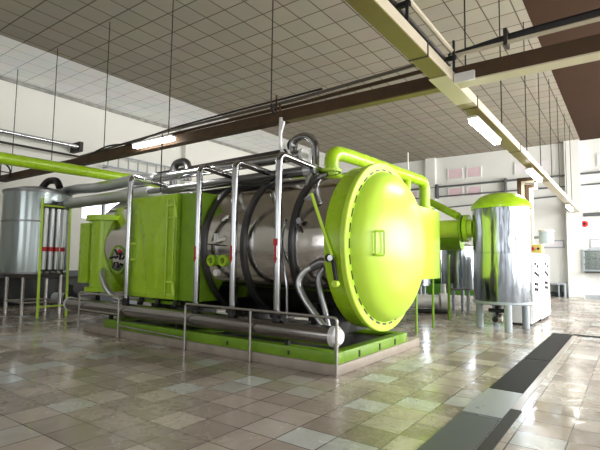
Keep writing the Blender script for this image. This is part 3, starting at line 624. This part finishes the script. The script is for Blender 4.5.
def pump(x, y, rz, label, s=1.0, m1='grey', m2='dark'):
    t = thing('pump', label, 'pump', (x,y,0), 'pumps on the floor')
    c, d = math.cos(rz), math.sin(rz); q = lambda a,b,z: (x+s*(a*c-b*d), y+s*(a*d+b*c), s*z+.003)
    obj('motor', MB().tube([q(-.35,0,.3),q(-.33,0,.3),q(.15,0,.3),q(.17,0,.3)], .17*s, 0, 16), M[m1], t)
    obj('volute', MB().tube([q(.22,0,.3),q(.4,0,.3)], .22*s, 0, 18), M[m2], t)
    obj('outlet', MB().tube([q(.31,0,.4),q(.31,0,.75)], .07*s, 0, 12), M[m2], t)
    obj('base', MB().tube([q(-.35,-.12,.05),q(.42,-.12,.05)], .05*s, 0, 6).tube([q(-.35,.12,.05),q(.42,.12,.05)], .05*s, 0, 6), M['dark'], t)
    return t
pump(-15.4, 7.9, .3, 'grey pump motor on the floor behind the left tank legs')
pump(-14.5, 8.3, 1.2, 'dark pump on the floor behind the green ladder', 1.0, 'dark_pipe')
pb = thing('equipment_cabinet', 'grey blue metal cabinet between green ladder and green housing', 'cabinet', (-13.3,8.6,0))
obj('body', MB().box((-13.7,8.2,.003),(-12.9,9.0,2.0), .02), M['grey'], pb); obj('door', MB().box((-13.66,8.17,.1),(-12.94,8.2,1.95), .01), M['grey'], pb)
mb = MB().box((-17.6,5.0,.003),(-16.9,10.5,.9), .03)
obj_low = thing('low_tank', 'low dark tank along the left wall behind the steel tank', 'tank', (-17.2,7.6,0))
obj('body', mb, M['dark'], obj_low); obj('lid', MB().box((-17.62,4.98,.9),(-16.88,10.52,.95), .01), M['dark'], obj_low)

# ------------------------------------------------------------------ right tank and its neighbours
RX, RY, RR = -2.66, 12.4, .68
rt = thing('receiver_tank', 'shiny foil clad upright tank with green domed top', 'tank', (RX,RY,0))
obj('cladding', MB().lathe([(RR,.66),(RR,1.86),(RR+.006,1.865),(RR+.006,1.885),(RR,1.89),(RR,3.0)], (RX,RY,0), 'z', 56), M['clad'], rt)
obj('lid', MB().lathe([(RR+.03,2.98),(RR+.03,3.06),(RR-.02,3.14),(.5,3.30),(.3,3.38),(.001,3.42)], (RX,RY,0), 'z', 48), M['green'], rt)
obj('bottom_plate', MB().lathe([(.001,.58),(RR,.62),(RR+.03,.64),(RR+.03,.69),(RR-.1,.70),(.001,.70)], (RX,RY,0), 'z', 40), M['grey'], rt)
for x, y in ((-2.42,11.80),(-3.19,12.28),(-2.2,12.75),(-2.95,13.0)): obj('leg', MB().tube([(x,y,.003),(x,y,.64)], .088, 0, 16), M['grey'], rt)
dv = obj('drain_valve', MB().tube([(-2.75,12.3,.62),(-2.75,12.3,.3),(-2.75,11.95,.25)], .07, .1, 10).tube([(-2.95,12.2,.45),(-2.5,12.2,.45)], .05, 0, 10), M['dark'], rt)
obj('valve_body', MB().lathe([(.001,-.1),(.1,-.08),(.12,0),(.1,.08),(.001,.1)], (-2.7,12.15,.26), 'x', 16), M['rail'], dv)
vp2 = thing('vapour_duct', 'fat lime green horizontal pipe entering the green topped tank', 'pipe', (-4.5,12.4,2.2))
obj('pipe_run', MB().tube([(-6.6,12.4,2.53),(-3.34,12.4,2.53)], .235, 0, 24), M['door_green'], vp2)
obj('flange', MB().lathe([(.001,-.05),(.36,-.05),(.36,.05),(.001,.05)], (-3.5,12.4,2.53), 'x', 30), M['green'], vp2)
obj('flange', MB().lathe([(.001,-.03),(.36,-.03),(.36,.03),(.001,.03)], (-3.62,12.4,2.53), 'x', 30), M['green_dirty'], vp2)
gc = thing('green_cylinder', 'darker green horizontal cylinder on legs below the fat green pipe', 'tank', (-5.5,13.3,0))
obj('body', MB().tube([(-7.0,13.3,2.22),(-3.9,13.3,2.22)], .24, 0, 24), M['green_dirty'], gc)
for x in (-6.6,-4.3): obj('leg', MB().tube([(x,13.3,.003),(x,13.3,1.85)], .04, 0, 8), M['green_dirty'], gc)
pipething('green_pipe', [(-4.9,12.9,3.45),(-4.6,12.6,3.35),(-3.7,12.3,2.85)], .1, M['green'], 'slanting green pipe above the fat green pipe', .2)
t2 = thing('foil_tank', 'smaller foil clad tank standing behind the green door', 'tank', (-4.72,15.6,0))
obj('cladding', MB().lathe([(.55,.78),(.55,2.12)], (-4.72,15.6,0), 'z', 40), M['clad'], t2)
obj('lid', MB().lathe([(.57,2.1),(.57,2.16),(.3,2.26),(.1,2.3),(.001,2.3)], (-4.72,15.6,0), 'z', 36), M['foil'], t2)
obj('bottom_plate', MB().lathe([(.001,.70),(.55,.74),(.58,.76),(.58,.80),(.001,.80)], (-4.72,15.6,0), 'z', 36), M['dark_pipe'], t2)
for x, y in ((-5.1,15.35),(-4.35,15.4),(-4.72,16.05),(-5.0,15.95)): obj('leg', MB().tube([(x,y,.003),(x,y,.78)], .055, 0, 10), M['grey'], t2)
t3 = thing('foil_tank', 'foil clad tank mostly hidden behind the green side box', 'tank', (-6.6,16.6,0))
obj('cladding', MB().lathe([(.55,.78),(.55,2.12)], (-6.6,16.6,0), 'z', 40), M['clad'], t3)
obj('lid', MB().lathe([(.57,2.1),(.57,2.16),(.3,2.26),(.001,2.3)], (-6.6,16.6,0), 'z', 36), M['foil'], t3)
for x, y in ((-7.0,16.4),(-6.2,16.4),(-6.6,17.05)): obj('leg', MB().tube([(x,y,.003),(x,y,.80)], .055, 0, 10), M['grey'], t3)
pump(-5.3, 14.6, .5, 'pale foil wrapped pump on the floor below the smaller foil tank', 1.25, 'whitefoil', 'whitefoil')
gs = thing('green_skid', 'dark green equipment skid on the floor behind the foil tank', 'skid', (-6.5,19,0))
obj('deck', MB().box((-9.5,18.6,.35),(-4.0,20.4,.75), .02), M['skid_green'], gs)
for x in (-9.2,-6.8,-4.3): obj('foot', MB().box((x-.1,18.7,.003),(x+.1,20.3,.35)), M['dark'], gs)
obj('machine', MB().tube([(-8.8,19.4,1.25),(-4.8,19.4,1.25)], .5, 0, 20), M['skid_green'], gs)

# cabinets with knobs
for (y0, y1, x1, lab) in ((13.3,14.5,-2.12,'white control cabinet nearer the green topped tank'), (14.62,16.1,-2.08,'white control cabinet farther from the tank')):
    t = thing('control_cabinet', lab, 'cabinet', (x1-.33,(y0+y1)/2,0), 'white control cabinets')
    obj('body', MB().box((x1-.66,y0,.06),(x1-.03,y1,1.9), .012), M['cabinet'], t)
    obj('plinth', MB().box((x1-.64,y0+.02,.003),(x1-.06,y1-.02,.06)), M['dark'], t)
    d = obj('door', MB().box((x1-.03,y0+.02,.1),(x1,y1-.02,1.87), .008), M['cabinet'], t)
    ym = (y0+y1)/2
    for yy, zz in ((ym-.2,1.62),(ym+.2,1.55),(ym-.25,1.38),(ym,1.34),(ym+.22,1.30),(ym-.25,1.08),(ym+.05,1.06),(ym-.25,.94),(ym+.05,.92)):
        obj('knob', MB().lathe([(.045,0),(.04,.035),(.001,.04)], (x1,yy,zz), 'x', 10), M['dark'], d)
eb = thing('switch_box', 'yellow switch box with red button on the white cabinet', 'switch', (-2.1,13.5,1.9))
obj('box', MB().box((-2.32,13.3,1.903),(-1.88,13.62,2.12), .015), M['yellow'], eb)
obj('red_button', MB().lathe([(.05,0),(.05,-.04),(.001,-.05)], (-2.10,13.3,2.01), 'y', 16), M['red'], eb)
obj('grey_knob', MB().lathe([(.03,0),(.03,-.03),(.001,-.035)], (-1.96,13.3,2.01), 'y', 12), M['dark'], eb)
wb = thing('filter_canister', 'pale blue canister above the yellow switch box', 'canister', (-1.86,14.0,2.2))
obj('bowl', MB().lathe([(.001,2.14),(.15,2.16),(.18,2.22),(.18,2.46),(.16,2.48),(.001,2.50)], (-1.86,14.0,0), 'z', 24), M['blueglass'], wb)
obj('cap', MB().lathe([(.001,2.48),(.19,2.48),(.19,2.53),(.001,2.55)], (-1.86,14.0,0), 'z', 24), M['white'], wb)
obj('stand', MB().tube([(-2.25,14.0,1.903),(-2.25,14.0,2.34),(-2.0,14.0,2.34)], .04, .05, 8), M['grey'], wb)
rp = thing('valve_pipe', 'small brass brown valve pipe beside the tank above the cabinet', 'pipe', (-2.2,13.5,2.12))
obj('pipe', MB().tube([(-2.15,13.55,2.125),(-2.15,13.55,2.74),(-2.3,13.5,2.8)], .05, .06, 10), M['cream'], rp)
for z in (2.75,2.38): obj('valve_grip', MB().lathe([(.001,-.05),(.065,-.05),(.065,.05),(.001,.05)], (-2.2,13.5,z), 'y', 12), mat('brown_grip', (.2,.07,.05), .5), rp)

# things by the back wall
rk = thing('wall_rack', 'grey steel dish rack fixed on the back wall at the right', 'rack', (-1.0,27.0,1.3))
obj('frame', frame(MB(), -2.0, .8, 1.3, 2.38, 'y', 26.85, 27.27, .07), M['grey'], rk)
obj('back_panel', MB().box((-1.93,27.24,1.37),(.73,27.27,2.31)), M['satin'], rk)
for z in (1.62,1.95): obj('shelf', MB().box((-1.95,26.85,z),(.75,27.24,z+.05)), M['satin'], rk)
obj('drip_tray', MB().box((-1.9,26.6,1.22),(.8,27.27,1.28), .01), M['dark_pipe'], rk)
bx = thing('low_bench', 'low grey box bench on the floor against the back wall', 'bench', (-3.2,26.9,0))
obj('top', MB().box((-3.75,26.4,.60),(-2.75,27.2,.66), .01), M['grey'], bx)
for x in (-3.72,-3.05,-2.80): obj('leg', MB().box((x,26.45,.003),(x+.05,27.1,.60)), M['grey'], bx)
obj('shelf', MB().box((-3.7,26.7,.16),(-2.8,27.1,.2)), M['dark'], bx)
fa = thing('alarm_bell', 'red round alarm bell on the back wall under the channel end', 'bell', (-1.9,27.2,3.6))
obj('gong', MB().lathe([(.16,0),(.16,-.05),(.10,-.11),(.001,-.12)], (-1.88,27.28,3.68), 'y', 24), M['red'], fa)
obj('hub', MB().lathe([(.06,-.10),(.06,-.15),(.001,-.16)], (-1.88,27.28,3.68), 'y', 14), M['dark'], fa)
